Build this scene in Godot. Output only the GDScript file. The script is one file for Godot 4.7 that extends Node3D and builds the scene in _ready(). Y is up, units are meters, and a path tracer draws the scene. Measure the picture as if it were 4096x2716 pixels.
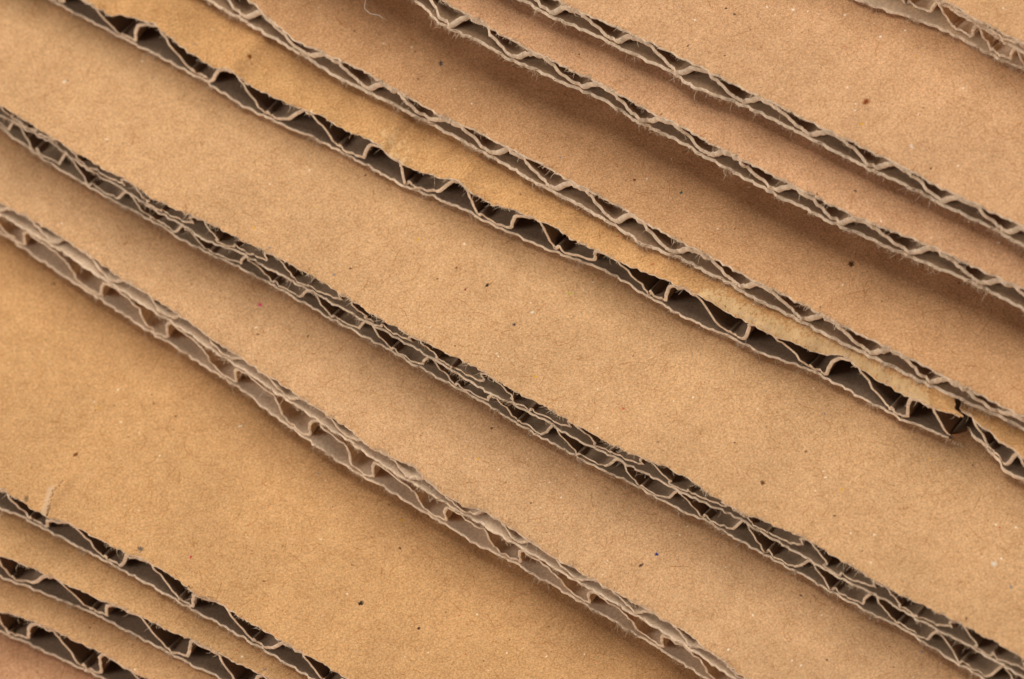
extends Node3D
# A pile of corrugated cardboard sheets, seen close up across their cut edges.
# The pile is measured in millimetres (x along the cut edges, y up, z towards the cut side)
# and turned into metres when meshes are made.

const MM := 0.001
# every sheet: height of its underside, sideways tilt, thickness, and the run of the cut edge of each
# paper layer as [x, z, lift]; fluting as period starts ("a") or crest start/end, trough start/end ("q")
const BOARD := {
	"i": {
		"base": 0.35,
		"tilt": -0.0037,
		"thick": 4.0785,
		"slope": -0.0749,
		"top": [[-31.55, 32.71, 0], [-30, 32.37, 0], [-27.56, 31.99, -0], [-25.38, 31.86, -0], [-21.5, 31.6, -0], [-17.36, 31.7, 0]],
		"bottom": [[-32.53, 32.75, 0], [-29.61, 32.38, 0], [-26.06, 32.23, 0], [-22.49, 31.95, 0]],
		"flutes": [{"k": "cflute", "q": [[-34.02, -32.42, -31.7, -29.74], [-27.55, -26.68, -24.33, -22.47], [-21.49, -18.72, -16.91, -15.21], [-13.8, -11.54, -9.99, -8.31]]}],
	},
	"h": {
		"base": 4.7535,
		"tilt": -0.0044,
		"thick": 3.6995,
		"slope": -0.0721,
		"top": [[-32.56, 30.23, -0], [-30.09, 29.89, 0], [-26.64, 29.65, -0], [-24.03, 29.51, 0], [-19.89, 29.04, -0], [-16.46, 28.83, -0], [-13.12, 28.53, -0], [-9.62, 28.46, 0], [-6.24, 28.26, 0]],
		"bottom": [[-33.33, 30.41, -0], [-28.8, 29.77, 0], [-24.09, 29.22, 0], [-19.3, 29.14, 0], [-14.69, 29.06, -0], [-11.87, 28.88, -0]],
		"flutes": [{"k": "cflute", "q": [[-34.72, -33.13, -32.23, -30.58], [-28.07, -26.63, -24.62, -22.87], [-21.4, -19.16, -16.77, -14.85], [-13.94, -11.5, -9.88, -7.91], [-6.78, -4.82, -3.01, -1.2]]}],
	},
	"g": {
		"base": 8.9529,
		"tilt": -0.0044,
		"thick": 3.3182,
		"slope": -0.0029,
		"top": [[-34.45, 26.72, -0], [-32.04, 26.88, 0], [-29.61, 27.07, -0], [-27.29, 26.57, 0], [-24.57, 26.57, -0], [-21.63, 26.48, 0], [-19.49, 26.18, -0], [-16.69, 26.32, 0], [-13.87, 26.68, 0], [-12.26, 26.3, 0], [-9.42, 26.53, -0], [-5.19, 26.65, -0], [-2.28, 26.68, -0], [0.81, 26.79, -0]],
		"bottom": [[-35.09, 26.95, -0], [-32.53, 26.71, 0], [-30.25, 26.7, -0], [-27.13, 26.61, 0], [-24.11, 26.59, 0], [-20.41, 26.54, 0], [-16.42, 26.64, 0], [-12.72, 26.63, -0], [-8.8, 26.7, -0], [-2.9, 26.92, 0]],
		"flutes": [{"k": "cflute", "q": [[-35.37, -33.97, -32.07, -30.25], [-27.8, -26.68, -24.42, -22.63], [-21.49, -19.16, -16.57, -15.08], [-13.87, -11.29, -8.94, -7.42], [-5.2, -3.43, -1.71, -0.11], [2.34, 4.22, 5.85, 7.58]]}],
	},
	"f": {
		"base": 14.0211,
		"tilt": 0.0119,
		"thick": 5.2,
		"slope": 0.0842,
		"middle_at": 3.617,
		"top": [[-48.99, 6.85, -0], [-45.86, 6.87, 0], [-43.75, 7.01, -0], [-39.32, 7.35, 0], [-35, 7.93, 0], [-29.53, 8.34, -0], [-23.12, 9.19, 0], [-18.61, 9.64, 0], [-13.78, 10.13, -0], [-10.34, 10.46, 0], [-6.94, 11.11, 0], [-5.14, 10.99, -0], [-2.89, 10.91, 0], [-0.87, 11.45, 0], [1.29, 11.89, 0], [3.14, 11.93, -0], [4.71, 11.55, 0], [8.03, 11.79, 0], [12.66, 12.26, 0], [18.52, 12.5, 0], [21.87, 12.58, -0], [25.19, 12.71, -0], [28.85, 13.39, -0], [32.31, 13.99, 0]],
		"middle": [[-49.03, 7.28, -0], [-46.18, 7.36, -0], [-42.83, 7.65, -0], [-36.48, 8.27, 0], [-30, 8.76, 0], [-23.08, 9.51, 0], [-17.31, 10.18, -0], [-10.35, 10.86, 0], [-7.76, 11.24, -0], [-3.96, 11.63, -0], [2.15, 11.98, -0], [8.54, 12.27, -0], [14.69, 12.66, 0], [20.7, 12.94, -0], [25.34, 13.25, 0], [29.11, 13.67, 0]],
		"bottom": [[-50.25, 6.89, -0], [-45.41, 7.49, 0], [-39.63, 8.09, 0], [-31.58, 8.78, 0], [-23.63, 9.4, -0], [-16.58, 10.53, -0], [-12.6, 11.06, -0], [-9.27, 11.41, 0], [-6.57, 11.41, 0], [-0.97, 11.78, 0], [3.55, 12.12, 0], [6.27, 11.98, -0], [9.72, 12.14, 0], [13.84, 12.33, -0], [17.64, 12.55, -0], [21.27, 12.75, 0], [24.62, 13.01, -0], [26.95, 13.15, -0]],
		"flutes": [{"k": "fup", "a": [-54.72, -48.05, -41.94, -35.02, -28.68, -21.67, -14.97, -8.02, -1.37, 4.49, 9.47, 16.07, 21.7, 27.47, 33.44, 39.14]}, {"k": "flow", "a": [-54.57, -46.65, -37.49, -30.25, -22.49, -13.86, -6.92, 0.81, 8.44, 15.61, 23.04, 30.36, 37.69]}],
	},
	"e": {
		"base": 20.1711,
		"tilt": 0.0156,
		"thick": 5.1329,
		"slope": 0.0271,
		"middle_at": 2.7205,
		"top": [[-51.54, 1.9, -0], [-48.47, 2.25, -0], [-45.19, 2.47, -0], [-42.88, 2.71, 0], [-40.11, 2.89, -0], [-37.35, 2.92, -0], [-34.26, 3.36, 0], [-32.08, 3.25, 0], [-30.24, 3.06, -0], [-27.54, 2.99, 0], [-25.04, 3.03, -0], [-22.54, 2.97, 0], [-18.02, 3.05, 0], [-14.63, 3.32, -0], [-10.74, 3.73, -0], [-7.26, 3.82, -0], [-4.11, 3.84, -0], [-1.51, 3.72, 0], [1.2, 3.88, -0], [3.82, 4.03, -0], [6.18, 4.04, 0], [9.19, 4.24, -0], [11.73, 4.33, -0], [14.59, 4.37, -0], [17.44, 4.06, -0], [19.79, 3.99, -0], [23.97, 4.45, 0], [26.14, 4.52, 0], [28.3, 4.3, -0], [31.57, 4.01, -0], [35.24, 4.38, 0], [38.12, 4.58, -0], [40.91, 4.68, -0], [43.82, 4.61, 0], [46.18, 4.53, 0], [49.85, 4.6, -0], [52.59, 4.8, -0]],
		"middle": [[-52.28, 1.73, -0], [-47.12, 1.78, 0], [-42.39, 2.47, 0], [-38.23, 2.68, -0], [-35.01, 3.11, 0], [-31.81, 3.13, 0], [-29.12, 3.43, 0], [-25.53, 3, 0], [-21.88, 3.14, 0], [-18.86, 3.18, 0], [-15.07, 3.36, 0], [-12.11, 3.42, 0], [-7.46, 3.58, -0], [-3.6, 3.83, 0], [0.21, 4.1, 0], [5, 3.99, 0], [8.19, 4.24, 0], [12.07, 4.18, 0], [16.34, 4.22, 0], [19.58, 4.27, 0], [24.94, 3.97, 0], [27.51, 4.24, 0], [31.78, 4.42, 0], [34.84, 4.67, 0], [37.79, 4.54, 0], [42.75, 4.83, 0], [47.74, 4.84, 0], [52.52, 5.09, 0]],
		"bottom": [[-53.29, 1.33, 0], [-50.57, 1.79, -0], [-47.96, 2.13, 0], [-43.51, 2.47, 0], [-39.35, 2.64, -0], [-35.18, 2.68, 0], [-32.63, 3.02, -0], [-29.82, 2.95, -0], [-26.75, 2.82, 0], [-23.49, 2.89, -0], [-19.79, 3.09, -0], [-15.69, 3.26, 0], [-11.21, 3.39, -0], [-6.35, 3.58, 0], [-3.43, 3.68, 0], [-0.66, 3.76, -0], [3.14, 4.03, -0], [5.62, 4.17, 0], [7.84, 4.2, 0], [10.39, 4.28, 0], [13.73, 4.19, -0], [16.37, 4.25, 0], [19.25, 4.32, -0], [21.61, 4.14, -0], [24.41, 4.29, 0], [27.69, 4.44, 0], [30.84, 4.55, -0], [34.11, 4.72, 0], [37.19, 4.76, 0], [40.34, 4.75, -0], [43.5, 5.01, -0], [46.82, 5.3, -0], [48.5, 5.39, -0]],
		"flutes": [{"k": "eup", "a": [-53.14, -45.2, -37.52, -30.1, -22.53, -14.64, -7.08, 0.17, 9.07, 16.12, 24.19, 31.48, 38.72, 45.97, 53.01]}, {"k": "elow", "a": [-57.11, -51.04, -45.09, -38.26, -31.94, -25.4, -18.84, -12.84, -6.19, 0.53, 6.58, 12.9, 18.88, 25.03, 31.71, 37.7, 44.15, 50.3, 56.35]}],
	},
	"d": {
		"base": 26.0041,
		"tilt": 0.0206,
		"thick": 3.6779,
		"slope": -0.0089,
		"top": [[-50.59, -7.99, 0.16], [-48.88, -8, 0.15], [-46.88, -7.91, -0.13], [-45.16, -8.22, 0.4], [-42.64, -8.74, 0.4], [-41.42, -8.37, 0.4], [-38.02, -7.97, -0.09], [-35.74, -7.91, -0.28], [-33.97, -8.13, 0.27], [-32.44, -7.93, -0.27], [-30.05, -7.91, -0.36], [-27.19, -7.95, -0.28], [-24.72, -8.1, 0.07], [-22.52, -8.02, -0.18], [-20.27, -8.08, -0.03], [-18.59, -8.08, -0.06], [-17.66, -7.9, -0.57], [-15.43, -7.8, -0.86], [-13.19, -7.95, -0.48], [-10.54, -8.2, 0.13], [-8.83, -8.01, -0.38], [-7.17, -7.97, -0.52], [-6.03, -8.1, -0.18], [-3.68, -8.2, 0.03], [-0.89, -8.26, 0.16], [0.73, -8.15, -0.14], [3.59, -8.19, -0.09], [6.7, -8.22, -0.04], [9.13, -8.32, 0.19], [11.53, -8.37, 0.28], [15.8, -8.49, 0.4], [19.19, -8.45, 0.37], [22.76, -8.71, 0.4], [26.91, -9.29, 0.4], [28.14, -9.13, 0.4], [30.37, -9.06, 0.4], [32.04, -8.85, 0.4], [35.13, -8.7, 0.4], [37.24, -8.82, 0.4]],
		"bottom": [[-56.08, -8.45, -0], [-54.7, -8.47, -0], [-52.66, -8.44, -0], [-48.98, -8.33, -0], [-45.93, -8.23, -0], [-41.94, -8.21, -0], [-38.19, -8.11, -0], [-35.67, -7.81, -0], [-32.88, -7.56, 0], [-30.9, -7.53, -0], [-28.41, -7.64, 0], [-26.17, -7.82, -0], [-23.01, -7.75, -0], [-20.2, -7.7, 0], [-16.61, -7.48, 0], [-12.73, -7.85, 0], [-10.25, -7.94, -0], [-7.64, -7.85, -0], [-5.46, -7.98, -0], [-3.33, -7.98, -0], [-0.87, -8.23, -0], [1.47, -8.52, -0], [4.11, -8.62, -0], [7.67, -8.26, -0], [11.2, -8, -0], [13.37, -8.11, 0], [15.65, -8.23, 0], [18.5, -8.19, -0], [20.35, -8.37, -0], [22.6, -8.74, 0], [25.98, -8.68, -0], [29, -8.52, 0], [30.64, -8.54, -0], [31.87, -8.38, 0], [33.12, -8.53, -0], [34.63, -8.72, -0]],
		"flutes": [{"k": "cflute", "q": [[-57.02, -55.78, -53.9, -52.79], [-49.92, -48.99, -46.59, -45.02], [-42.52, -41.71, -38.95, -36.82], [-35.33, -33.4, -30.73, -29.13], [-26.61, -25.81, -23.54, -20.67], [-18.09, -16.79, -16.16, -13.82], [-11.34, -10.07, -9.09, -5.92], [-3.46, -2.48, -1.58, 1.9], [2.95, 5.06, 7.69, 9.35], [11.39, 12.62, 15.44, 17], [17.89, 20.21, 22.93, 24.62], [27.2, 27.81, 30.85, 32.54], [33.28, 34.97, 36.21, 36.76]]}],
	},
	"d2": {
		"base": 26.0041,
		"tilt": 0.0206,
		"thick": 3.6779,
		"slope": 0.2731,
		"top": [[35.41, -9.99, -0], [37.79, -9.67, 0], [39.95, -9.13, 0], [42.07, -8.66, -0], [44.07, -8.31, 0]],
		"bottom": [[35.11, -10.84, 0], [36.99, -10.22, 0], [38.44, -9.69, 0], [39.8, -9.29, -0], [40.92, -8.92, -0], [41.96, -8.25, 0], [42.84, -8.21, -0], [43.72, -8.26, -0]],
		"flutes": [{"k": "cflute", "q": [[37.08, 38.15, 39.68, 41.86], [43.12, 43.6, 45.01, 46.48]]}],
	},
	"c": {
		"base": 30.232,
		"tilt": 0.0144,
		"thick": 2.634,
		"slope": 0.0311,
		"top": [[-35.71, -12.94, -0], [-34.71, -12.82, 0], [-31.82, -12, 0], [-29.14, -11.44, -0], [-27.58, -11.5, 0], [-25.54, -11.57, 0], [-22.37, -11.67, -0], [-19.08, -11.48, 0], [-16.32, -11.27, 0], [-13.94, -11.14, -0], [-10.62, -11.26, -0], [-7.62, -11.2, -0], [-4.51, -11.21, -0], [-1.25, -11, -0], [1.73, -10.91, -0], [5.04, -10.76, 0], [7.76, -10.53, 0], [10.42, -10.42, -0], [14.03, -10.33, 0], [17.59, -10.21, -0], [21.22, -10.2, 0], [24.6, -10.11, 0], [27.51, -10.09, -0], [30.51, -10.08, 0], [33.66, -10.08, 0], [37.25, -10, 0], [40.25, -9.92, -0], [43.32, -9.85, -0]],
		"bottom": [[-41.59, -12.52, 0], [-40, -12.47, 0], [-38.24, -12.31, -0], [-36.5, -12.25, 0], [-32.99, -11.99, 0], [-29.77, -11.73, 0], [-27.23, -11.51, -0], [-24.81, -11.23, 0], [-20.84, -11.32, 0], [-16.78, -11.28, 0], [-13.66, -11.17, 0], [-10.38, -11, 0], [-7.29, -10.84, 0], [-4.31, -10.63, 0], [-1.47, -10.59, 0], [1.72, -10.46, 0], [3.25, -10.3, 0], [6.38, -9.94, 0], [8.32, -10.07, -0], [10.19, -10.25, 0], [14.4, -10.21, 0], [17.26, -9.98, 0], [20.42, -10, -0], [23.57, -9.91, -0], [26.9, -9.89, 0], [30.16, -9.94, 0], [33.18, -9.9, 0], [36.64, -10.03, 0], [40.19, -10.18, 0], [42.87, -10.11, 0]],
		"flutes": [{"k": "sine", "a": [-46.54, -40.56, -33.95, -26.82, -20.57, -14.08, -7.72, -1.23, 4.94, 10.91, 17.5, 23.8, 30.16, 35.64, 41.95, 48.01]}],
	},
	"b": {
		"base": 37.366,
		"tilt": -0.0081,
		"thick": 2.5606,
		"slope": 0.0029,
		"top": [[-17.14, -16.5, 0], [-16.16, -16.36, -0], [-14.57, -16.26, -0], [-12.72, -16.28, 0], [-10.27, -15.99, -0], [-7.55, -15.92, -0], [-4.23, -15.94, 0], [-1.12, -16.06, -0], [1.75, -15.9, 0], [5.04, -15.74, -0], [7.57, -15.84, 0], [9.93, -15.64, -0], [12.33, -15.62, -0], [15.41, -15.56, 0], [18.2, -15.54, -0], [21.22, -15.52, -0], [24.29, -15.59, -0], [27.51, -15.89, -0], [29.43, -16.06, -0], [31.75, -16.23, -0], [34.15, -16.25, -0], [37.33, -16.32, -0], [39.44, -16.47, -0]],
		"bottom": [[-21.32, -16.78, -0], [-20.2, -16.51, -0], [-18.93, -16.22, 0], [-16.73, -15.62, -0], [-14.76, -15.6, -0], [-12.51, -15.79, 0], [-10, -15.49, 0], [-8.29, -15.63, -0], [-5.7, -15.73, -0], [-3.38, -15.84, -0], [-0.52, -16.07, -0], [1.37, -15.87, 0], [2.88, -15.66, -0], [4.86, -15.73, 0], [7.28, -15.71, 0], [9.65, -15.52, -0], [12.65, -15.41, 0], [15.76, -15.32, 0], [18.94, -15.34, -0], [22.19, -15.36, -0], [24.98, -15.55, 0], [28.05, -15.67, 0], [31.25, -15.92, -0], [34.52, -16.13, -0], [37.19, -16.12, -0], [39.46, -16.04, 0]],
		"flutes": [{"k": "sine", "a": [-26.6, -20.45, -14.12, -7.53, -1.22, 5.22, 11.51, 17.95, 24.1, 30.64, 36.99, 43.19]}],
	},
	"a": {
		"base": 41.5266,
		"tilt": -0.0081,
		"thick": 2.6036,
		"slope": -0.0072,
		"top": [[-6.6, -18.66, 0], [-5.6, -18.59, -0], [-3.15, -18.61, -0], [-0.96, -18.79, 0], [1.59, -18.88, 0], [3.99, -18.94, -0], [5.99, -18.91, 0], [9.45, -18.9, -0], [12.91, -18.9, -0], [16.48, -18.93, 0], [19.78, -18.91, 0], [23.43, -18.96, -0], [26.59, -18.93, 0], [29.63, -18.82, 0], [32.08, -18.78, 0], [35.24, -18.86, 0], [38.22, -18.89, 0]],
		"bottom": [[-11.4, -18.46, 0], [-10.19, -18.46, -0], [-8.78, -18.41, 0], [-7.33, -18.3, -0], [-4.52, -18.43, -0], [-1.36, -18.47, -0], [1.79, -18.51, 0], [4.79, -18.57, -0], [7.04, -18.24, 0], [8.94, -18.52, 0], [10.97, -18.77, -0], [13.42, -18.83, -0], [15.37, -18.84, 0], [17.36, -18.77, -0], [20.39, -18.74, 0], [23.21, -18.64, -0], [26.5, -18.79, -0], [29.52, -18.77, 0], [32.2, -18.76, 0], [34.47, -18.8, -0], [38.14, -18.61, 0]],
		"flutes": [{"k": "sine", "a": [-17.47, -11.45, -5.37, 0.8, 6.98, 13.09, 19.55, 25.67, 31.86, 37.82, 43.66]}],
	},
	"t": {
		"base": 44.4302,
		"tilt": -0.0069,
		"thick": 4.6,
		"slope": -0.0381,
		"middle_at": 2.76,
		"top": [[21.38, -31.13, -0], [23.25, -30.98, -0], [25.12, -30.83, 0], [26.84, -30.69, -0], [28.52, -30.6, -0], [30.74, -30.58, -0]],
		"middle": [[20.01, -31.82, 0], [21.37, -31.62, -0], [22.93, -31.54, -0], [24.39, -31.39, -0], [26.26, -31.24, -0], [27.38, -30.99, 0], [28.41, -30.86, -0], [30.44, -30.73, -0]],
		"bottom": [[13.27, -30.15, -0], [14.38, -30.13, -0], [15.93, -30.29, 0], [17.59, -30.47, -0], [19.65, -30.88, -0], [21.94, -31.13, 0], [24.01, -31.1, -0], [26.11, -31.01, -0], [27.8, -30.92, -0], [29.09, -31.02, -0], [29.87, -31.15, -0]],
		"flutes": [{"k": "eup", "a": [16.15, 20.84, 25.55, 29.9, 34.21]}, {"k": "elow", "a": [16.85, 21.49, 25.46, 29.32, 33.05]}],
	},
}
const FROM := -62.0
const TO := 66.0
const STEP := 0.25
const BACK := -120.0
const TEX_W := 2048
const TEX_H := 512
const TEX_MM := Vector2(104.0, 26.0)
const DEPTHS := [0.0, 0.05, 0.16, 0.35, 0.7, 1.2, 1.9, 2.8, 4.0, 5.5, 7.5, 10.0, 13.0, 17.0, 22.0, 30.0, 42.0, 60.0, 90.0, 140.0]
const FLUTE_DEPTHS := [0.0, 0.08, 0.25, 0.7, 1.6, 3.5, 8.0, 18.0, 45.0]

var noise := FastNoiseLite.new()
var rng := RandomNumberGenerator.new()
var grid := PackedFloat32Array()
var fine_from := 0
var paper_image: Image
var paper_normal: ImageTexture
var core_texture: ImageTexture
var cut_mat: StandardMaterial3D


func _ready() -> void:
	# ---- camera ----
	var camera := Camera3D.new()
	camera.name = "camera"
	camera.near = 0.05
	camera.far = 20.0
	var lens := CameraAttributesPhysical.new()
	lens.frustum_focal_length = 277.1
	lens.frustum_focus_distance = 0.617
	lens.exposure_aperture = 52.0
	lens.frustum_near = 0.05
	lens.frustum_far = 20.0
	camera.attributes = lens
	camera.transform = Transform3D(Basis(Vector3(0.794161, -0.138494, -0.591715), Vector3(-0.408127, 0.599882, -0.688167), Vector3(0.450266, 0.788011, 0.419880)), Vector3(279.165105, 513.566667, 260.325672) * MM)
	add_child(camera)
	camera.current = true
	# ---- surroundings ----
	var around := WorldEnvironment.new()
	around.name = "surroundings"
	var env := Environment.new()
	env.background_mode = Environment.BG_COLOR
	env.background_color = Color(0.25, 0.25, 0.255)
	env.tonemap_mode = Environment.TONE_MAPPER_LINEAR
	env.tonemap_exposure = 1.0
	env.sdfgi_enabled = true
	env.ssao_enabled = true
	env.ssil_enabled = true
	around.environment = env
	add_child(around)
	# ---- lamps: a large soft box above and a little behind the pile, a weaker fill added low on the cut side to brighten it ----
	soft_box("soft_box_light", Vector3(-0.12, 0.70, -0.18), Vector3(0, 0.03, 0), Vector2(0.60, 0.60), 0.55, Color(1.0, 0.985, 0.965))
	soft_box("fill_light", Vector3(-0.55, 0.26, 0.60), Vector3(0, 0.03, 0), Vector2(0.35, 0.35), 0.44, Color(1.0, 0.985, 0.965))
	# ---- materials ----
	rng.seed = 20417
	noise.seed = 7
	noise.noise_type = FastNoiseLite.TYPE_SIMPLEX
	noise.frequency = 1.0
	noise.fractal_type = FastNoiseLite.FRACTAL_NONE
	make_grid()
	make_paper()
	# ---- setting ----
	var table := MeshInstance3D.new()
	table.name = "table_top"
	var slab := BoxMesh.new()
	slab.size = Vector3(0.5, 0.02, 0.5)
	table.mesh = slab
	table.material_override = plain(Color(0.45, 0.43, 0.40), 0.8)
	table.position = Vector3(0, -0.0138, 0)
	table.set_meta("kind", "structure")
	add_child(table)
	# ---- the sheets, from the bottom of the pile up ----
	cut_mat = core(Color(1.0, 0.95, 0.89))   # raw fibres of the cut, paled further so the fronts look lit
	var grey := core(Color(0.62, 0.55, 0.49))  # core tints lowered so the flute pockets look more shaded
	var warm := core(Color(0.74, 0.645, 0.555))
	var pale := core(Color(0.92, 0.86, 0.79))
	lowest_sheet(core(Color(0.76, 0.72, 0.66)))
	var s: Node3D
	s = board("i", "brown single-wall cardboard sheet at the bottom left corner, second lowest in the pile", Color(1.0, 0.94, 0.85), grey, 0.33, {"drop": 0.1, "fuzz": 0.6})
	s = board("h", "brown single-wall cardboard sheet with open flutes, third lowest, at bottom left", Color(1.0, 0.945, 0.84), grey, 0.33, {"drop": 0.4, "fuzz": 0.7})
	s = board("g", "yellowish single-wall cardboard sheet with a small torn crease at its edge, lower left", Color(1.0, 0.935, 0.82), grey, 0.33, {"drop": 0.9, "fuzz": 0.8, "tear": true, "marks": [
		[-2.09, 20.47, 7, Color(0.13, 0.11, 0.12)], [-21.14, 11.76, 6, Color(0.9, 0.88, 0.86)], [-20.61, 25.62, 8, Color(0.42, 0.39, 0.38)], [-31.11, 20.93, 7, Color(0.40, 0.24, 0.12)], [-16.62, 24.15, 4, Color(0.75, 0.12, 0.3)], [-31.87, 26.52, 10, Color(0.5, 0.42, 0.34)], [3.4, 20.0, 5, Color(0.2, 0.16, 0.16)]]})
	s = board("f", "double-wall cardboard sheet with pale crushed flutes, just above the large yellowish sheet at lower left", Color(1.0, 0.955, 0.89), pale, 0.30, {"drop": 2.8, "liner": 0.26, "fuzz": 1.0, "lip": 0.30, "marks": [
		[19.22, 8.09, 5, Color(0.14, 0.18, 0.55)], [18.83, 9.58, 6, Color(0.25, 0.19, 0.18)], [-23.39, 4.47, 5, Color(0.86, 0.25, 0.5)]]})
	s = board("e", "double-wall cardboard sheet with the widest bare face, running through the middle of the pile", Color(1.0, 0.955, 0.88), core(Color(0.68, 0.61, 0.54)), 0.24, {"drop": 3.9, "liner": 0.22, "nose": 0.04, "fuzz": 0.9, "marks": [
		[-48.14, -2.51, 6, Color(0.93, 0.9, 0.86)], [-4.81, -3.16, 5, Color(0.1, 0.1, 0.1)], [-0.57, -1.10, 5, Color(0.25, 0.23, 0.24)], [-0.05, -2.90, 5, Color(0.93, 0.9, 0.87)], [45.63, -1.22, 7, Color(0.88, 0.86, 0.85)], [25.71, 1.49, 6, Color(0.35, 0.22, 0.13)], [1.49, -5.94, 4, Color(0.7, 0.75, 0.3)], [-6.06, -1.93, 4, Color(0.4, 0.06, 0.12)]]})
	s = board("d", "golden yellow single-wall cardboard sheet with wavy top paper and large dark flutes", Color(1.0, 0.93, 0.80), grey, 0.33, {"drop": 4.3, "fuzz": 0.9, "to": 38.4, "curl": [10.0, 37.0, 0.75], "worn_lit": [[13.0, 35.0, BOARD.d.top, 0.5, 60.0], [-19.2, -16.2, BOARD.d.top, 0.9, 22.0]], "marks": [[-33.48, -9.91, 6, Color(0.45, 0.26, 0.1)]]})
	panel(s, "d2", Color(1.0, 0.93, 0.80), grey, 0.33, {"drop": 4.3, "fuzz": 0.9, "from": 37.0, "liner": 0.45})
	s = board("c", "reddish brown single-wall cardboard sheet lying directly on the golden yellow sheet", Color(0.97, 0.90, 0.82), warm, 0.54, {"drop": 4.4, "liner": 0.36, "nose": 0.13, "fuzz": 1.3, "marks": [
		[-17.31, -15.37, 8, Color(0.32, 0.30, 0.32)], [23.29, -15.18, 8, Color(0.28, 0.16, 0.1)], [7.45, -14.34, 4, Color(0.1, 0.3, 0.35)]]})
	s = board("b", "narrow-faced single-wall cardboard sheet overhanging a deep shadow, second below the crushed top right sheet", Color(1.0, 0.935, 0.89), warm, 0.54, {"drop": 6.6, "liner": 0.36, "nose": 0.13, "fuzz": 1.4})
	s = board("a", "single-wall cardboard sheet with wide bare face and even flutes at upper right", Color(1.0, 0.945, 0.89), warm, 0.54, {"drop": 8.2, "liner": 0.36, "nose": 0.13, "fuzz": 1.1, "marks": [
		[26.43, -20.79, 7, Color(0.88, 0.84, 0.80)], [20.92, -22.55, 9, Color(0.48, 0.24, 0.1)]]})
	s = board("t", "crushed double-wall cardboard sheet in the top right corner, topmost of the pile", Color(1.0, 0.94, 0.87), core(Color(0.96, 0.90, 0.82)), 0.30, {"drop": 8.4, "liner": 0.30, "nose": 0.1, "fuzz": 1.3, "set_back": 0.8})
	# ---- a hair ----
	lint_hair()


# ------------------------------------------------------------------ light

func soft_box(called: String, at: Vector3, aim: Vector3, size: Vector2, energy: float, tint: Color) -> void:
	var l := AreaLight3D.new()
	l.name = called
	l.area_size = size
	l.light_energy = energy
	l.light_color = tint
	l.shadow_enabled = true
	l.area_range = 6.0
	add_child(l)
	l.look_at_from_position(at, aim, Vector3(0, 0, 1))


# ------------------------------------------------------------------ paper

func plain(c: Color, rough: float) -> StandardMaterial3D:
	var m := StandardMaterial3D.new()
	m.albedo_color = c
	m.roughness = rough
	m.metallic_specular = 0.2
	return m


func stroke(data: PackedByteArray, w: int, h: int, at: Vector2, angle: float, length: int, bend: float, c: Color, alpha: float) -> void:
	var r := int(c.r * 255.0)
	var g := int(c.g * 255.0)
	var b := int(c.b * 255.0)
	for k in length:
		var px := posmod(int(at.x), w)
		var py := posmod(int(at.y), h)
		var o := (py * w + px) * 3
		var f := alpha * minf(1.0, 4.0 * minf(k + 1, length - k) / length)
		data[o] = int(lerpf(data[o], r, f))
		data[o + 1] = int(lerpf(data[o + 1], g, f))
		data[o + 2] = int(lerpf(data[o + 2], b, f))
		at += Vector2(cos(angle), sin(angle))
		angle += bend


func noise_bytes(w: int, h: int, freq: float, octaves: int, seed_at: int) -> PackedByteArray:
	var n := FastNoiseLite.new()
	n.seed = seed_at
	n.noise_type = FastNoiseLite.TYPE_SIMPLEX
	n.frequency = freq
	n.fractal_octaves = octaves
	n.fractal_type = FastNoiseLite.FRACTAL_FBM
	return n.get_image(w, h, false, false, true).get_data()


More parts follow.
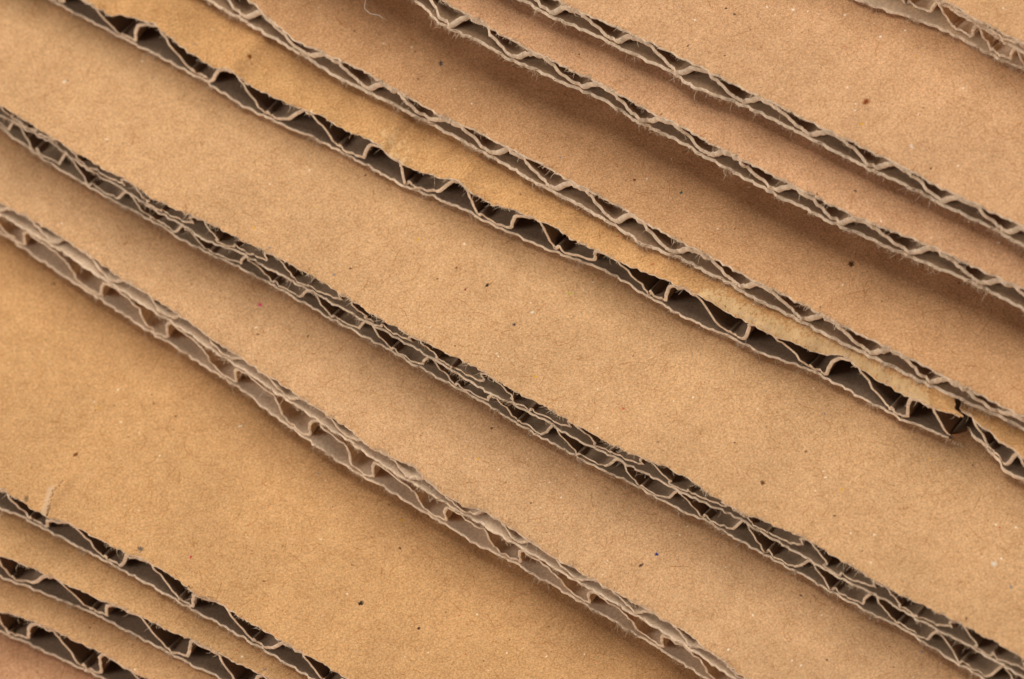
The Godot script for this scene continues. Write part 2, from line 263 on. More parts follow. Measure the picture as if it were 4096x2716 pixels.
func make_paper() -> void:
	# the kraft face: mottle, grain and a felt of light and dark fibres
	var grain := noise_bytes(TEX_W, TEX_H, 0.16, 2, 3)
	var mottle := noise_bytes(TEX_W, TEX_H, 0.022, 3, 5)
	var patch := noise_bytes(TEX_W, TEX_H, 0.0035, 2, 9)
	var data := PackedByteArray()
	data.resize(TEX_W * TEX_H * 3)
	var o := 0
	for i in TEX_W * TEX_H:
		var v := 1.0 + (grain[i] - 128) * 0.0007 + rng.randf_range(-0.11, 0.11) + (mottle[i] - 128) * 0.00024 + (patch[i] - 128) * 0.0002
		var q := (mottle[i] - 128) * 0.02
		data[o] = int(clampf(209.0 * v, 0, 255))
		data[o + 1] = int(clampf(171.0 * v + q * 0.6, 0, 255))
		data[o + 2] = int(clampf(133.0 * v + q, 0, 255))
		o += 3
	for i in 34000:
		var dark := rng.randf() < 0.52
		var c := Color(0.60, 0.40, 0.21) if dark else Color(0.93, 0.80, 0.63)
		c = c.lerp(Color(0.47, 0.29, 0.14) if dark else Color(0.97, 0.90, 0.78), rng.randf() * 0.7)
		var length := int(rng.randf_range(4, 15))
		stroke(data, TEX_W, TEX_H, Vector2(rng.randf() * TEX_W, rng.randf() * TEX_H), rng.randfn(0.35, 0.8) if rng.randf() < 0.75 else rng.randf() * TAU, length, rng.randfn(0, 0.035), c, rng.randf_range(0.05, 0.25))
	for i in 11000:
		stroke(data, TEX_W, TEX_H, Vector2(rng.randf() * TEX_W, rng.randf() * TEX_H), rng.randf() * TAU, rng.randi_range(1, 3), 0.0, Color(0.97, 0.90, 0.78) if rng.randf() < 0.55 else Color(0.42, 0.29, 0.18), rng.randf_range(0.2, 0.6))
	for i in 600:
		stroke(data, TEX_W, TEX_H, Vector2(rng.randf() * TEX_W, rng.randf() * TEX_H), rng.randf() * TAU, int(rng.randf_range(14, 40)), rng.randfn(0, 0.025), Color(0.56, 0.34, 0.16), rng.randf_range(0.15, 0.4))
	paper_image = Image.create_from_data(TEX_W, TEX_H, false, Image.FORMAT_RGB8, data)
	var bump := paper_image.duplicate() as Image
	bump.convert(Image.FORMAT_RGBA8)
	bump.bump_map_to_normal_map(2.2)
	paper_normal = ImageTexture.create_from_image(bump)
	# the raw inside of the board: greyer, smoother stock
	var w := 1024
	var fine := noise_bytes(w, w, 0.12, 3, 21)
	var broad := noise_bytes(w, w, 0.01, 3, 25)
	var inside := PackedByteArray()
	inside.resize(w * w * 3)
	o = 0
	for i in w * w:
		var v := 1.0 + (fine[i] - 128) * 0.0006 + (broad[i] - 128) * 0.0005
		inside[o] = int(clampf(240.0 * v, 0, 255))
		inside[o + 1] = int(clampf(223.0 * v, 0, 255))
		inside[o + 2] = int(clampf(203.0 * v, 0, 255))
		o += 3
	for i in 9000:
		var c := Color(0.70, 0.60, 0.50) if rng.randf() < 0.5 else Color(0.95, 0.90, 0.84)
		stroke(inside, w, w, Vector2(rng.randf() * w, rng.randf() * w), rng.randf() * TAU, int(rng.randf_range(6, 24)), rng.randfn(0, 0.05), c, rng.randf_range(0.1, 0.4))
	core_texture = ImageTexture.create_from_image(Image.create_from_data(w, w, false, Image.FORMAT_RGB8, inside))


func core(tint: Color) -> StandardMaterial3D:
	var m := plain(tint, 0.95)
	m.albedo_texture = core_texture
	m.uv1_scale = Vector3(1.0 / 50.0, 1.0 / 50.0, 1)
	return m


func blot(img: Image, at: Vector2, radius: float, c: Color) -> void:
	var a := rng.randf() * TAU
	var squash := rng.randf_range(0.45, 0.9)
	for y in range(int(-radius - 1), int(radius + 2)):
		for x in range(int(-radius - 1), int(radius + 2)):
			var p := Vector2(x, y).rotated(a)
			p.y /= squash
			var d := p.length() / maxf(radius, 0.5) + noise.get_noise_2d((at.x + x) * 0.35, (at.y + y) * 0.35) * 0.45
			if d < 1.0:
				var px := posmod(int(at.x) + x, TEX_W)
				var py := posmod(int(at.y) + y, TEX_H)
				img.set_pixel(px, py, img.get_pixel(px, py).lerp(c, minf(0.9, (1.0 - d) * 3.0)))


func kraft(tint: Color, marks: Array, slope: float, front: float, tear: bool, worn_lit: Array = []) -> StandardMaterial3D:
	var img := Image.create(TEX_W, TEX_H, false, Image.FORMAT_RGB8)
	var sx := rng.randi_range(0, TEX_W - 1)
	var sy := rng.randi_range(0, TEX_H - 1)
	img.blit_rect(paper_image, Rect2i(sx, sy, TEX_W - sx, TEX_H - sy), Vector2i(0, 0))
	img.blit_rect(paper_image, Rect2i(0, sy, sx, TEX_H - sy), Vector2i(TEX_W - sx, 0))
	img.blit_rect(paper_image, Rect2i(sx, 0, TEX_W - sx, sy), Vector2i(0, TEX_H - sy))
	img.blit_rect(paper_image, Rect2i(0, 0, sx, sy), Vector2i(TEX_W - sx, TEX_H - sy))
	if rng.randf() < 0.5:
		img.flip_x()
	var data := img.get_data()
	for i in 420:
		stroke(data, TEX_W, TEX_H, Vector2(rng.randf() * TEX_W, rng.randf() * TEX_H), rng.randf() * TAU, int(rng.randf_range(14, 46)), rng.randfn(0, 0.035), Color(0.50, 0.28, 0.12), rng.randf_range(0.18, 0.45))
	img = Image.create_from_data(TEX_W, TEX_H, false, Image.FORMAT_RGB8, data)
	for i in 900:
		var k := rng.randf()
		var c := Color(0.24, 0.20, 0.18)
		if k < 0.48:
			c = Color(1.0, 0.97, 0.92)
		elif k < 0.80:
			c = Color(0.26, 0.20, 0.17).lerp(Color(0.45, 0.3, 0.2), rng.randf())
		elif k < 0.86:
			c = Color(0.45, 0.5, 0.62)
		elif k < 0.91:
			c = Color(0.8, 0.3, 0.2)
		elif k < 0.96:
			c = Color(0.88, 0.68, 0.15)
		blot(img, Vector2(rng.randf() * TEX_W, rng.randf() * TEX_H), 0.6 + 2.2 * pow(rng.randf(), 5.0), c)
	for m in marks:
		blot(img, place_on(Vector2(m[0], m[1]), slope, front), m[2] * 0.72, m[3])
	for w in worn_lit:   # scuffed paper along the edge, paled more as painted light on its bulge
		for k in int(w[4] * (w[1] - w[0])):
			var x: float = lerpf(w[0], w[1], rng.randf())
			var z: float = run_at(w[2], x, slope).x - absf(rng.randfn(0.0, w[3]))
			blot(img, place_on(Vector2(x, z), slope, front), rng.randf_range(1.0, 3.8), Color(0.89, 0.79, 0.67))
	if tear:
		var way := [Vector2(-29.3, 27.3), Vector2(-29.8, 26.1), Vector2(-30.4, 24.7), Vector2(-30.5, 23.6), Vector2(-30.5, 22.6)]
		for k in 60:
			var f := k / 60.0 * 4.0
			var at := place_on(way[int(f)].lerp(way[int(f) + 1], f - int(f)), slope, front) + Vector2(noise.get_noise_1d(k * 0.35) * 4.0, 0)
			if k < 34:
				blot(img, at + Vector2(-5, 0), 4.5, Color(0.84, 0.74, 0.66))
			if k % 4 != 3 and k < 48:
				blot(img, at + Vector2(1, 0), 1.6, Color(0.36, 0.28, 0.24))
	var mat := plain(tint, 0.92)
	mat.albedo_texture = ImageTexture.create_from_image(img)
	mat.normal_enabled = true
	mat.normal_texture = paper_normal
	mat.normal_scale = 0.5
	return mat


func place_on(p: Vector2, slope: float, front: float) -> Vector2:   # a point of a face, in pixels of its paper
	var uv := face_uv(p.x, p.y, slope, front)
	return Vector2(uv.x * TEX_W, uv.y * TEX_H)


func face_uv(x: float, z: float, slope: float, front: float) -> Vector2:
	return Vector2((x + 50.0) / TEX_MM.x, (front + 4.0 + slope * x - z) / TEX_MM.y)


# ------------------------------------------------------------------ runs along the cut edge

func make_grid() -> void:
	var x := -95.0
	while x < FROM - 0.01:
		grid.append(x)
		x += 3.0
	fine_from = grid.size()
	x = FROM
	while x < TO:
		grid.append(x)
		x += STEP
	while x < 95.0:
		grid.append(x)
		x += 3.0
	grid.append(95.0)


func run_at(run: Array, x: float, slope: float) -> Vector2:   # z and lift of a cut edge at x
	var n := run.size()
	if x <= run[0][0]:
		return Vector2(run[0][1] + slope * (x - run[0][0]), run[0][2])
	if x >= run[n - 1][0]:
		return Vector2(run[n - 1][1] + slope * (x - run[n - 1][0]), run[n - 1][2])
	for k in range(1, n):
		if x <= run[k][0]:
			var f: float = (x - run[k - 1][0]) / maxf(run[k][0] - run[k - 1][0], 0.001)
			f = lerpf(f, f * f * (3.0 - 2.0 * f), 0.5)
			return Vector2(lerpf(run[k - 1][1], run[k][1], f), lerpf(run[k - 1][2], run[k][2], f))
	return Vector2.ZERO


func sample(values: PackedFloat32Array, x: float) -> float:
	var f := (clampf(x, FROM, TO - STEP) - FROM) / STEP
	var k := fine_from + int(f)
	return lerpf(values[k], values[k + 1], f - int(f))


# ------------------------------------------------------------------ meshes

func lay(mesh: ArrayMesh, points: PackedVector3Array, uvs: PackedVector2Array, cols: int, rows: int, mat: Material) -> void:
	var normals := PackedVector3Array()
	normals.resize(points.size())
	for i in cols:
		for r in rows:
			var a := points[mini(i + 1, cols - 1) * rows + r] - points[maxi(i - 1, 0) * rows + r]
			var b := points[i * rows + mini(r + 1, rows - 1)] - points[i * rows + maxi(r - 1, 0)]
			normals[i * rows + r] = b.cross(a).normalized()
	var index := PackedInt32Array()
	index.resize((cols - 1) * (rows - 1) * 6)
	var o := 0
	for i in cols - 1:
		for r in rows - 1:
			var p := i * rows + r
			index[o] = p
			index[o + 1] = p + rows
			index[o + 2] = p + 1
			index[o + 3] = p + 1
			index[o + 4] = p + rows
			index[o + 5] = p + rows + 1
			o += 6
	var arrays := []
	arrays.resize(Mesh.ARRAY_MAX)
	arrays[Mesh.ARRAY_VERTEX] = points
	arrays[Mesh.ARRAY_NORMAL] = normals
	arrays[Mesh.ARRAY_TEX_UV] = uvs
	arrays[Mesh.ARRAY_INDEX] = index
	mesh.add_surface_from_arrays(Mesh.PRIMITIVE_TRIANGLES, arrays)
	mesh.surface_set_material(mesh.get_surface_count() - 1, mat)


func part(mesh: Mesh, called: String, parent: Node3D) -> MeshInstance3D:
	var o := MeshInstance3D.new()
	o.name = called
	o.mesh = mesh
	parent.add_child(o, true)
	return o


func liner(parent: Node3D, called: String, z: PackedFloat32Array, y: PackedFloat32Array, lift: PackedFloat32Array, inward: float, face: Material, inside: Material, b: Dictionary, first: int, last: int, slant: float = 0.0) -> void:
	# one sheet of paper: its outer face, and its cut edge with the inner face
	var origin: Vector3 = b.origin
	var rows := DEPTHS.size()
	var cols := last - first + 1
	var outer := PackedVector3Array()
	var outer_uv := PackedVector2Array()
	var inner := PackedVector3Array()
	var inner_uv := PackedVector2Array()
	var cut := PackedVector3Array()
	var cut_uv := PackedVector2Array()
	var curl: Array = b.get("curl", [0.0, 0.0, 0.0])
	var up := called == "top_liner"
	var ragged := 0.6 if slant != 0.0 else 0.0
	for i in range(first, last + 1):
		var x := grid[i]
		var edge := z[i]
		var lip: float = b.lip
		if up and curl[2] > 0.0:
			lip += curl_at(curl, x)
		var lows := PackedFloat32Array()
		for r in rows:
			var off: float = DEPTHS[r]
			var zz := edge - off
			if r == rows - 1:
				zz = BACK
			var ease := exp(-off / 5.0)
			var h := y[i] + lift[i] * ease
			h += 0.11 * noise.get_noise_2d(x * 0.055 + b.salt, zz * 0.07) * minf(1.0, off / 3.0 + 0.3)
			h += 0.04 * cos(TAU * (x - b.phase) / b.pitch) * minf(1.0, off)
			if up and lip > 0.0:
				h -= lip * pow(maxf(0.0, 1.0 - off / 1.3), 2.0)
			if up and b.tear:
				h += 0.16 * exp(-pow((x + 29.9) / 0.5, 2.0)) * (1.0 - smoothstep(3.0, 7.0, off))
			h -= b.drop * smoothstep(28.0, 100.0, off)
			var roll := 0.05 * maxf(0.0, 1.0 - off / 0.15)
			var xs := x + (slant * minf(off, 2.5) + ragged * noise.get_noise_1d(off * 2.2)) * smoothstep(grid[last] - 7.0, grid[last], x)
			outer.append((Vector3(xs, h + inward * roll, zz) - origin) * MM)
			outer_uv.append(face_uv(x, zz, b.slope, b.front))
			lows.append(h)
		# cut edge, then the inner face
		var rough := 0.05 * noise.get_noise_2d(x * 2.0, b.salt * 3.0)
		cut.append((Vector3(x, lows[0] + inward * 0.05, edge) - origin) * MM)
		cut.append((Vector3(x, lows[0] + inward * b.liner * 0.5, edge + rough + b.nose * 0.7) - origin) * MM)
		cut.append((Vector3(x, lows[0] + inward * (b.liner - 0.05), edge - 0.02) - origin) * MM)
		cut.append((Vector3(x, lows[0] + inward * b.liner, edge - 0.08) - origin) * MM)
		for q in 4:
			cut_uv.append(Vector2(x, -edge + 0.15 * q))
		inner.append((Vector3(x, lows[0] + inward * b.liner, edge - 0.08) - origin) * MM)
		inner_uv.append(Vector2(x, -edge + 0.4))
		for r in range(2, rows):
			var zz := edge - float(DEPTHS[r]) if r < rows - 1 else BACK
			var xs := x + (slant * minf(DEPTHS[r], 2.5) + ragged * noise.get_noise_1d(DEPTHS[r] * 2.2)) * smoothstep(grid[last] - 7.0, grid[last], x)
			inner.append((Vector3(xs, lows[r] + inward * b.liner, zz) - origin) * MM)
			inner_uv.append(Vector2(x, -zz + 0.4))
	var mesh := ArrayMesh.new()
	lay(mesh, outer, outer_uv, cols, rows, face)
	lay(mesh, cut, cut_uv, cols, 4, cut_mat)
	lay(mesh, inner, inner_uv, cols, rows - 1, inside)
	part(mesh, called, parent)


func curl_at(curl: Array, x: float) -> float:   # how far a worn paper edge bends down
	return curl[2] * smoothstep(curl[0], curl[0] + 6.0, x) * (1.0 - smoothstep(curl[1] - 2.0, curl[1], x)) * (0.75 + 0.5 * noise.get_noise_2d(x * 0.2, 3.0))


func flute_keys(f: Dictionary) -> PackedVector2Array:   # x along the edge, 0 to 1 between the two papers
	var keys := PackedVector2Array()
	var kind: String = f.k
	var quads := []
	if f.has("q"):
		quads = f.q.duplicate(true)
		var mean: float = (quads[-1][0] - quads[0][0]) / maxf(quads.size() - 1, 1)
		if quads.size() < 3:
			mean = 6.4
		while quads[0][0] > FROM:
			var g: Array = quads[0]
			quads.push_front([g[0] - mean, g[1] - mean, g[2] - mean, g[3] - mean])
		while quads[-1][0] < TO:
			var g: Array = quads[-1]
			quads.push_back([g[0] + mean, g[1] + mean, g[2] + mean, g[3] + mean])
		for k in quads.size() - 1:
			var q: Array = quads[k]
			var nx: float = quads[k + 1][0]
			var w: float = q[3] - q[2]
			var kink := rng.randf_range(0.05, 0.20)
			var sag := rng.randf_range(0.0, 0.12)
			var drop: float = q[2] - q[1]
			keys.append_array([Vector2(q[0], 1.0), Vector2(lerpf(q[0], q[1], 0.5), rng.randf_range(0.95, 1.0)), Vector2(q[1], 0.99), Vector2(q[1] + drop * 0.3, 0.70 + rng.randf_range(-0.03, 0.03)), Vector2(q[1] + drop * 0.75, 0.22 + rng.randf_range(-0.11, 0.11)), Vector2(q[2], 0.02), Vector2(q[2] + w * 0.14, kink), Vector2(q[2] + w * 0.26, 0.01), Vector2(q[2] + w * 0.6, 0.02 + sag * 0.5), Vector2(q[3], 0.06 + sag)])
			var rise: float = nx - q[3]
			if rng.randf() < 0.6:
				keys.append_array([Vector2(q[3] + rise * 0.12, 0.42), Vector2(q[3] + rise * 0.30, 0.78), Vector2(q[3] + rise * 0.6, 0.93)])
			else:
				keys.append_array([Vector2(q[3] + rise * 0.35, 0.32), Vector2(q[3] + rise * 0.7, 0.74)])
		return keys
	var starts: Array = f.a.duplicate()
	var mean: float = (starts[-1] - starts[0]) / (starts.size() - 1)
	while starts[0] > FROM:
		starts.push_front(starts[0] - mean)
	while starts[-1] < TO:
		starts.push_back(starts[-1] + mean)
	for k in starts.size() - 1:
		var a: float = starts[k]
		var p: float = starts[k + 1] - a
		var form := []
		var j := func(v: float) -> float: return rng.randfn(0.0, v)
		match kind:
			"sine":
				form = [[0.0, 0.96], [0.08, 1.0], [0.20, 1.0], [0.29, 0.93], [0.37 + j.call(0.01), 0.72], [0.50 + j.call(0.012), 0.34], [0.60, 0.10], [0.68, 0.01], [0.75, 0.0], [0.81, 0.12 + j.call(0.02)], [0.91, 0.60 + j.call(0.03)]]
			"fup":
				form = [[0.0, 0.94], [0.08, 1.0], [0.26, 1.0], [0.40, 0.95], [0.48, 0.75 + j.call(0.04)], [0.62, 0.36 + j.call(0.04)], [0.72, 0.06], [0.79, 0.0], [0.86, 0.22 + j.call(0.04)], [0.94, 0.68 + j.call(0.05)]]
			"flow":
				form = [[0.0, 0.80], [0.05, 0.92], [0.16, 0.96], [0.34, 0.86 + j.call(0.03)], [0.50, 0.74 + j.call(0.05)], [0.56, 0.62], [0.585, 0.38 + j.call(0.05)], [0.60, 0.20], [0.68, 0.03], [0.80, 0.01], [0.90, 0.05], [0.945, 0.16 + j.call(0.03)], [0.955, 0.5]]
			"eup":
				form = [[0.0, 0.98], [0.05, 1.0], [0.11, 0.96], [0.20, 0.58 + j.call(0.05)], [0.285 + j.call(0.01), 0.26], [0.262, 0.12], [0.27, 0.02], [0.36, 0.0], [0.47, 0.01], [0.50, 0.20 + j.call(0.06)], [0.53, 0.08], [0.66, 0.14 + j.call(0.03)], [0.80, 0.28 + j.call(0.04)], [0.93, 0.44 + j.call(0.04)], [0.955, 0.50], [0.93, 0.70], [0.945, 0.88]]
			"elow":
				form = [[0.0, 0.97], [0.05, 1.0], [0.10, 0.92], [0.20 + j.call(0.01), 0.48 + j.call(0.05)], [0.30 + j.call(0.01), 0.12], [0.35, 0.0], [0.40, 0.15 + j.call(0.05)], [0.45, 0.02], [0.58, 0.03 + absf(j.call(0.04))], [0.74, 0.10 + j.call(0.03)], [0.84 + j.call(0.02), 0.20 + j.call(0.04)], [0.90, 0.52]]
		for q in form:
			keys.append(Vector2(a + q[0] * p, q[1]))
	return keys


func fluting(parent: Node3D, f: Dictionary, z_low: PackedFloat32Array, z_high: PackedFloat32Array, y_low: PackedFloat32Array, y_high: PackedFloat32Array, thick: float, mat: Material, b: Dictionary, from: float, to: float) -> PackedVector3Array:
	var keys := flute_keys(f)
	var path := PackedVector2Array()
	var share := PackedFloat32Array()
	for k in range(1, keys.size() - 2):
		for sub in 3:
			var t := sub / 3.0
			var p: Vector2 = keys[k].lerp(keys[k + 1], t).lerp(keys[k].cubic_interpolate(keys[k + 1], keys[k - 1], keys[k + 2], t), 0.75)
			p.y = clampf(p.y, 0.0, 1.0)
			if p.x < from or p.x > to:
				continue
			var lo := sample(y_low, p.x) + thick * 0.5
			var hi := sample(y_high, p.x) - thick * 0.5
			path.append(Vector2(p.x, lerpf(lo, hi, p.y)))
			share.append(p.y)
	var n := path.size()
	if n < 3:
		return PackedVector3Array()
	var rows := FLUTE_DEPTHS.size()
	var tips := PackedVector3Array()
	var left := PackedVector3Array()
	var right := PackedVector3Array()
	var front := PackedVector3Array()
	var left_uv := PackedVector2Array()
	var front_uv := PackedVector2Array()
	var run := 0.0
	var origin: Vector3 = b.origin
	for k in n:
		var along := path[mini(k + 1, n - 1)] - path[maxi(k - 1, 0)]
		var side := Vector2(-along.y, along.x).normalized() * thick * 0.5
		if k > 0:
			run += path[k].distance_to(path[k - 1])
		var x := path[k].x
		var z0 := minf(lerpf(sample(z_low, x), sample(z_high, x), share[k]), maxf(sample(z_low, x), sample(z_high, x)))
		z0 += -b.inset * (1.0 - 0.5 * share[k]) + 0.08 * noise.get_noise_2d(run * 0.9, b.salt) + 0.05 * noise.get_noise_2d(run * 3.1, b.salt + 8.0)
		for r in rows:
			var off: float = FLUTE_DEPTHS[r]
			var wob := 0.06 * noise.get_noise_2d(off * 0.25 + run * 0.4, b.salt + 4.0) * minf(off, 1.0)
			var round_off := 0.62 + 0.38 * maxf(0.0, 1.0 - off / 0.5)   # the cut has fluffed the paper up
			var zz := z0 - off
			left.append((Vector3(x + side.x * round_off, path[k].y + side.y * round_off + wob, zz) - origin) * MM)
			right.append((Vector3(x - side.x * round_off, path[k].y - side.y * round_off + wob, zz) - origin) * MM)
			left_uv.append(Vector2(run, -zz))
		var nose: float = b.nose + 0.05 * noise.get_noise_2d(run * 4.0, b.salt + 5.0)
		front.append((Vector3(x + side.x * 0.95, path[k].y + side.y * 0.95, z0) - origin) * MM)
		front.append((Vector3(x, path[k].y, z0 + nose) - origin) * MM)
		front.append((Vector3(x - side.x * 0.95, path[k].y - side.y * 0.95, z0) - origin) * MM)
		for r in 3:
			front_uv.append(Vector2(run, r * 0.12))
		tips.append(Vector3(x, path[k].y, z0))
	var mesh := ArrayMesh.new()
	lay(mesh, left, left_uv, n, rows, mat)
	lay(mesh, right, left_uv, n, rows, mat)
	lay(mesh, front, front_uv, n, 3, cut_mat)
	part(mesh, "fluting", parent)
	return tips


func hair(points: PackedVector3Array, normals: PackedVector3Array, index: PackedInt32Array, path: PackedVector3Array, radius: float) -> void:
	var n := path.size()
	for k in n:
		var along := (path[mini(k + 1, n - 1)] - path[maxi(k - 1, 0)]).normalized()
		var a := along.cross(Vector3(0.31, 0.87, 0.38)).normalized()
		var b := along.cross(a)
		var rad := radius * (1.0 if k < n - 1 else 0.35)
		for q in 3:
			var d := a * cos(q * TAU / 3.0) + b * sin(q * TAU / 3.0)
			if k < n - 1 or q >= 0:
				points.append((path[k] + d * rad) * MM)
				normals.append(d)
	var base := points.size() - n * 3
	for k in n - 1:
		for q in 3:
			var p := base + k * 3 + q
			var p2 := base + k * 3 + (q + 1) % 3
			index.append_array([p, p + 3, p2, p2, p + 3, p2 + 3])


func hair_mesh(points: PackedVector3Array, normals: PackedVector3Array, index: PackedInt32Array, mat: Material) -> ArrayMesh:
	var arrays := []
	arrays.resize(Mesh.ARRAY_MAX)
	arrays[Mesh.ARRAY_VERTEX] = points
	arrays[Mesh.ARRAY_NORMAL] = normals
	arrays[Mesh.ARRAY_INDEX] = index
	var mesh := ArrayMesh.new()
	mesh.add_surface_from_arrays(Mesh.PRIMITIVE_TRIANGLES, arrays)
	mesh.surface_set_material(0, mat)
	return mesh


func fuzz(parent: Node3D, roots: Array, density: float, origin: Vector3, mat: Material) -> void:
	# loose fibres standing out of the cut paper
	var points := PackedVector3Array()
	var normals := PackedVector3Array()
	var index := PackedInt32Array()
	for set_of in roots:
		var tips: PackedVector3Array = set_of[0]
		var spread: float = set_of[1]
		var wanted := int(tips.size() * set_of[2] * density)
		for i in wanted:
			var t := rng.randi_range(0, tips.size() - 2)
			# fibres come in tufts: some stretches of an edge are nearly clean
			if noise.get_noise_2d(tips[t].x * 0.35, tips[t].y * 3.0) + 0.25 < rng.randf() * 0.9:
				continue
			var p := tips[t].lerp(tips[t + 1], rng.randf()) - origin
			p.y += rng.randf_range(-0.5, 0.5) * spread
			p.z -= 0.04
			var d := Vector3(rng.randfn(0, 0.8), rng.randfn(-0.1, 0.6), 1.0).normalized()
			var length := 0.12 + 0.30 * rng.randf() + 0.8 * pow(rng.randf(), 11.0)
			var turn := Vector3(rng.randfn(0, 1), rng.randfn(0, 1), rng.randfn(0, 1)).normalized() * rng.randfn(0, 0.55)
			var path := PackedVector3Array([p])
			for k in 3:
				p += d * length / 3.0
				d = (d + d.cross(turn)).normalized()
				path.append(p)
			hair(points, normals, index, path, rng.randf_range(0.012, 0.022))
	if points.size() == 0:
		return
	var o := part(hair_mesh(points, normals, index, mat), "loose_fibres", parent)
	o.set_meta("kind", "stuff")


# ------------------------------------------------------------------ sheets

func board(key: String, label: String, tint: Color, inside: Material, thick: float, more: Dictionary) -> Node3D:
	var d: Dictionary = BOARD[key]
	var root := Node3D.new()
	root.name = "cardboard_sheet"
	add_child(root, true)
	root.position = Vector3(0, d.base, run_at(d.bottom, 0.0, d.slope).x) * MM
	root.set_meta("label", label)
	root.set_meta("category", "cardboard")
	root.set_meta("group", "cardboard sheets in the pile")
	panel(root, key, tint, inside, thick, more)
	return root


func panel(root: Node3D, key: String, tint: Color, inside: StandardMaterial3D, thick: float, more: Dictionary) -> void:
	var d: Dictionary = BOARD[key]
	var from: float = more.get("from", FROM)
	var to: float = more.get("to", TO)
	var first := 0
	var last := grid.size() - 1
	if more.has("from"):
		while grid[first] < from:
			first += 1
	if more.has("to"):
		while grid[last] > to:
			last -= 1
	var slope: float = d.slope
	var far_slope: float = clampf(slope, -0.1, 0.1)
	var front: float = run_at(d.top, 0.0, slope).x
	var b := {"origin": root.position / MM, "slope": slope, "front": front, "salt": float(hash(key) % 997) * 0.37, "drop": more.drop, "lip": more.get("lip", 0.12), "inset": more.get("inset", 0.14), "liner": more.get("liner", 0.25), "nose": more.get("nose", 0.06), "pitch": 6.4, "phase": 0.0, "tear": more.get("tear", false)}
	if more.has("curl"):
		b.curl = more.curl
	var fl: Dictionary = d.flutes[0]
	if fl.has("a"):
		b.phase = fl.a[fl.a.size() / 2] + 0.5
		b.pitch = (fl.a[-1] - fl.a[0]) / (fl.a.size() - 1)
	else:
		b.phase = fl.q[0][0]
		b.pitch = 7.2
	var face := kraft(tint, more.get("marks", []), slope, front, more.get("tear", false), more.get("worn_lit", []))
	var layers := ["top", "bottom"] if not d.has("middle") else ["top", "middle", "bottom"]
	var z := {}
	var y := {}
	var lift := {}
	var full := {}
	var jag_no := 0
	for name_of in layers:
		var zs := PackedFloat32Array()
		var ys := PackedFloat32Array()
		var ls := PackedFloat32Array()
		var fs := PackedFloat32Array()
		var at: float = d.thick if name_of == "top" else 0.0 if name_of == "bottom" else d.middle_at - b.liner * 0.5
		jag_no += 1
		for x in grid:
			var r := run_at(d[name_of], x, far_slope)
			var jag := 0.09 * noise.get_noise_2d(x * 0.9, b.salt + jag_no * 11.0) + 0.035 * noise.get_noise_2d(x * 1.9, b.salt + jag_no * 17.0)
			zs.append(r.x + jag)
			ys.append(d.base + at + d.tilt * clampf(x, -60.0, 60.0))
			ls.append(r.y)
			fs.append(ys[-1] + r.y)
		z[name_of] = zs
		y[name_of] = ys
		lift[name_of] = ls
		full[name_of] = fs
	liner(root, "top_liner", z.top, y.top, lift.top, -1.0, face, inside, b, first, last - 2 if key == "d" else last, -1.3 if key == "d" else 0.0)
	if d.has("middle"):
		liner(root, "middle_liner", z.middle, y.middle, lift.middle, 1.0, inside, inside, b, first, last)
	liner(root, "bottom_liner", z.bottom, y.bottom, lift.bottom, 1.0, inside if key == "t" else face, inside, b, first, last - 8 if key == "d" else last, 0.5 if key == "d" else 0.0)
	# the wavy paper between the liners
	var roots := []
	for k in d.flutes.size():
		var high: String = "top" if k == 0 else "middle"
		var low: String = "bottom" if k == d.flutes.size() - 1 else "middle"
		var y_high: PackedFloat32Array = full[high].duplicate()
		var y_low: PackedFloat32Array = full[low].duplicate()
		for i in y_high.size():
			y_high[i] -= (b.liner + 0.02 if high == "top" else -0.0) + (b.lip * 0.6 if high == "top" else 0.0)
			if high == "top" and b.has("curl"):
				y_high[i] -= 0.8 * curl_at(b.curl, grid[i])
			y_low[i] += b.liner + 0.01
		var z_low: PackedFloat32Array = z[low].duplicate()
		if more.has("set_back") and low == "bottom":
			for i in z_low.size():
				z_low[i] = lerpf(z_low[i], z[high][i], more.set_back)
		var tips := fluting(root, d.flutes[k], z_low, z[high], y_low, y_high, thick, inside, b, from, minf(to, 36.3) if key == "d" else to)
		roots.append([tips, 0.2, 0.65])
	for name_of in layers:
		var tips := PackedVector3Array()
		for i in range(fine_from, grid.size()):
			if grid[i] > TO or grid[i] < from or grid[i] > to:
				continue
			tips.append(Vector3(grid[i], full[name_of][i] + (-b.liner * 0.5 if name_of == "top" else b.liner * 0.5), z[name_of][i]))
		roots.append([tips, b.liner, 5.5 if name_of == "bottom" else 4.2])
	var fibre := plain(Color(0.84, 0.74, 0.62), 0.9)
	fuzz(root, roots, more.get("fuzz", 1.0), b.origin, fibre)


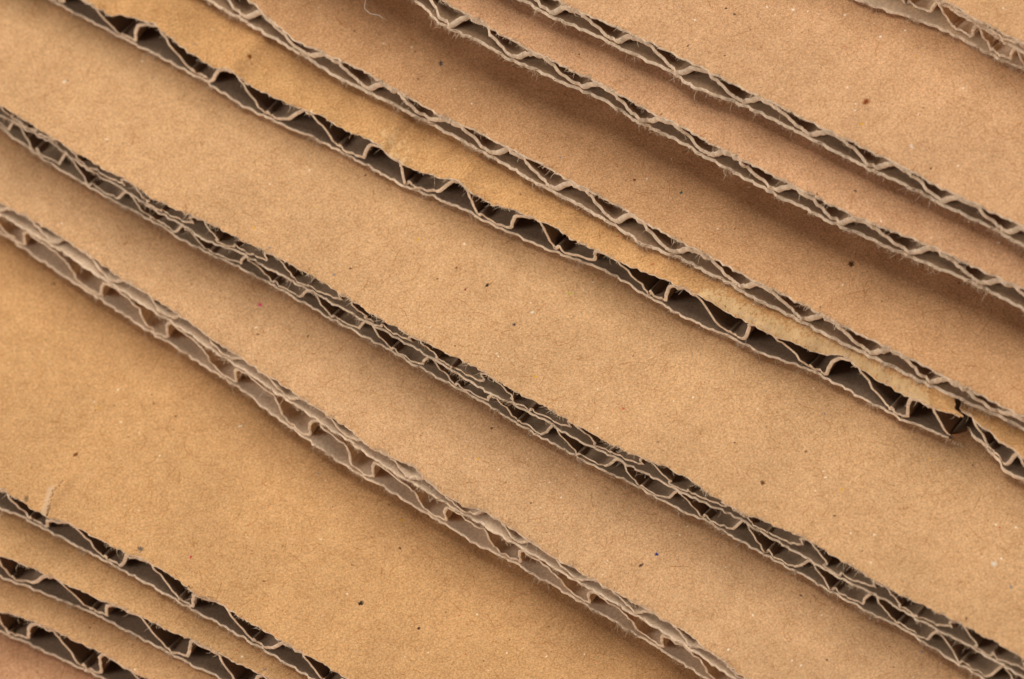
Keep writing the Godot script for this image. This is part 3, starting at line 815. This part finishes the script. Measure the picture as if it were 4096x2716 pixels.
func lowest_sheet(inside: Material) -> void:
	# only its upper face shows, in the bottom left corner; its cut edge lies outside the picture
	var root := Node3D.new()
	root.name = "cardboard_sheet"
	add_child(root, true)
	root.position = Vector3(0, -3.8, 72.0) * MM
	root.set_meta("label", "plain pinkish brown cardboard face in the bottom left corner, lowest sheet of the pile")
	root.set_meta("category", "cardboard")
	root.set_meta("group", "cardboard sheets in the pile")
	var face := kraft(Color(1.0, 0.915, 0.87), [], 0.0, 40.0, false)
	var b := {"origin": root.position / MM, "slope": 0.0, "front": 40.0, "salt": 3.3, "tear": false, "drop": 0.0, "lip": 0.1, "inset": 0.1, "liner": 0.36, "nose": 0.08, "pitch": 6.4, "phase": 0.0}
	var zs := PackedFloat32Array()
	var zero := PackedFloat32Array()
	var high := PackedFloat32Array()
	var low := PackedFloat32Array()
	for x in grid:
		zs.append(72.0 + 0.1 * noise.get_noise_2d(x * 0.9, 2.0))
		zero.append(0.0)
		high.append(0.0)
		low.append(-3.8)
	liner(root, "top_liner", zs, high, zero, -1.0, face, inside, b, 0, grid.size() - 1)
	liner(root, "bottom_liner", zs, low, zero, 1.0, face, inside, b, 0, grid.size() - 1)
	var y_high := PackedFloat32Array()
	var y_low := PackedFloat32Array()
	for x in grid:
		y_high.append(-0.41)
		y_low.append(-3.44)
	var starts := []
	for k in 20:
		starts.append(FROM + k * 7.0)
	fluting(root, {"k": "sine", "a": starts}, zs, zs, y_low, y_high, 0.24, inside, b, FROM, TO)


func lint_hair() -> void:
	var o := MeshInstance3D.new()
	o.name = "hair"
	var points := PackedVector3Array()
	var normals := PackedVector3Array()
	var index := PackedInt32Array()
	var at := [Vector3(-25.2, 36.05, -16.6), Vector3(-24.6, 36.15, -16.0), Vector3(-24.2, 36.2, -15.2), Vector3(-23.9, 36.1, -14.7), Vector3(-23.2, 36.1, -14.5), Vector3(-22.4, 36.15, -14.7), Vector3(-21.7, 36.12, -14.6)]
	var path := PackedVector3Array()
	for p in at:
		path.append(p - at[3])
	hair(points, normals, index, path, 0.022)
	o.mesh = hair_mesh(points, normals, index, plain(Color(0.85, 0.80, 0.74), 0.6))
	o.position = at[3] * MM
	o.set_meta("label", "thin pale curved hair lying on the shadowed reddish brown sheet near the top edge")
	o.set_meta("category", "hair")
	add_child(o, true)
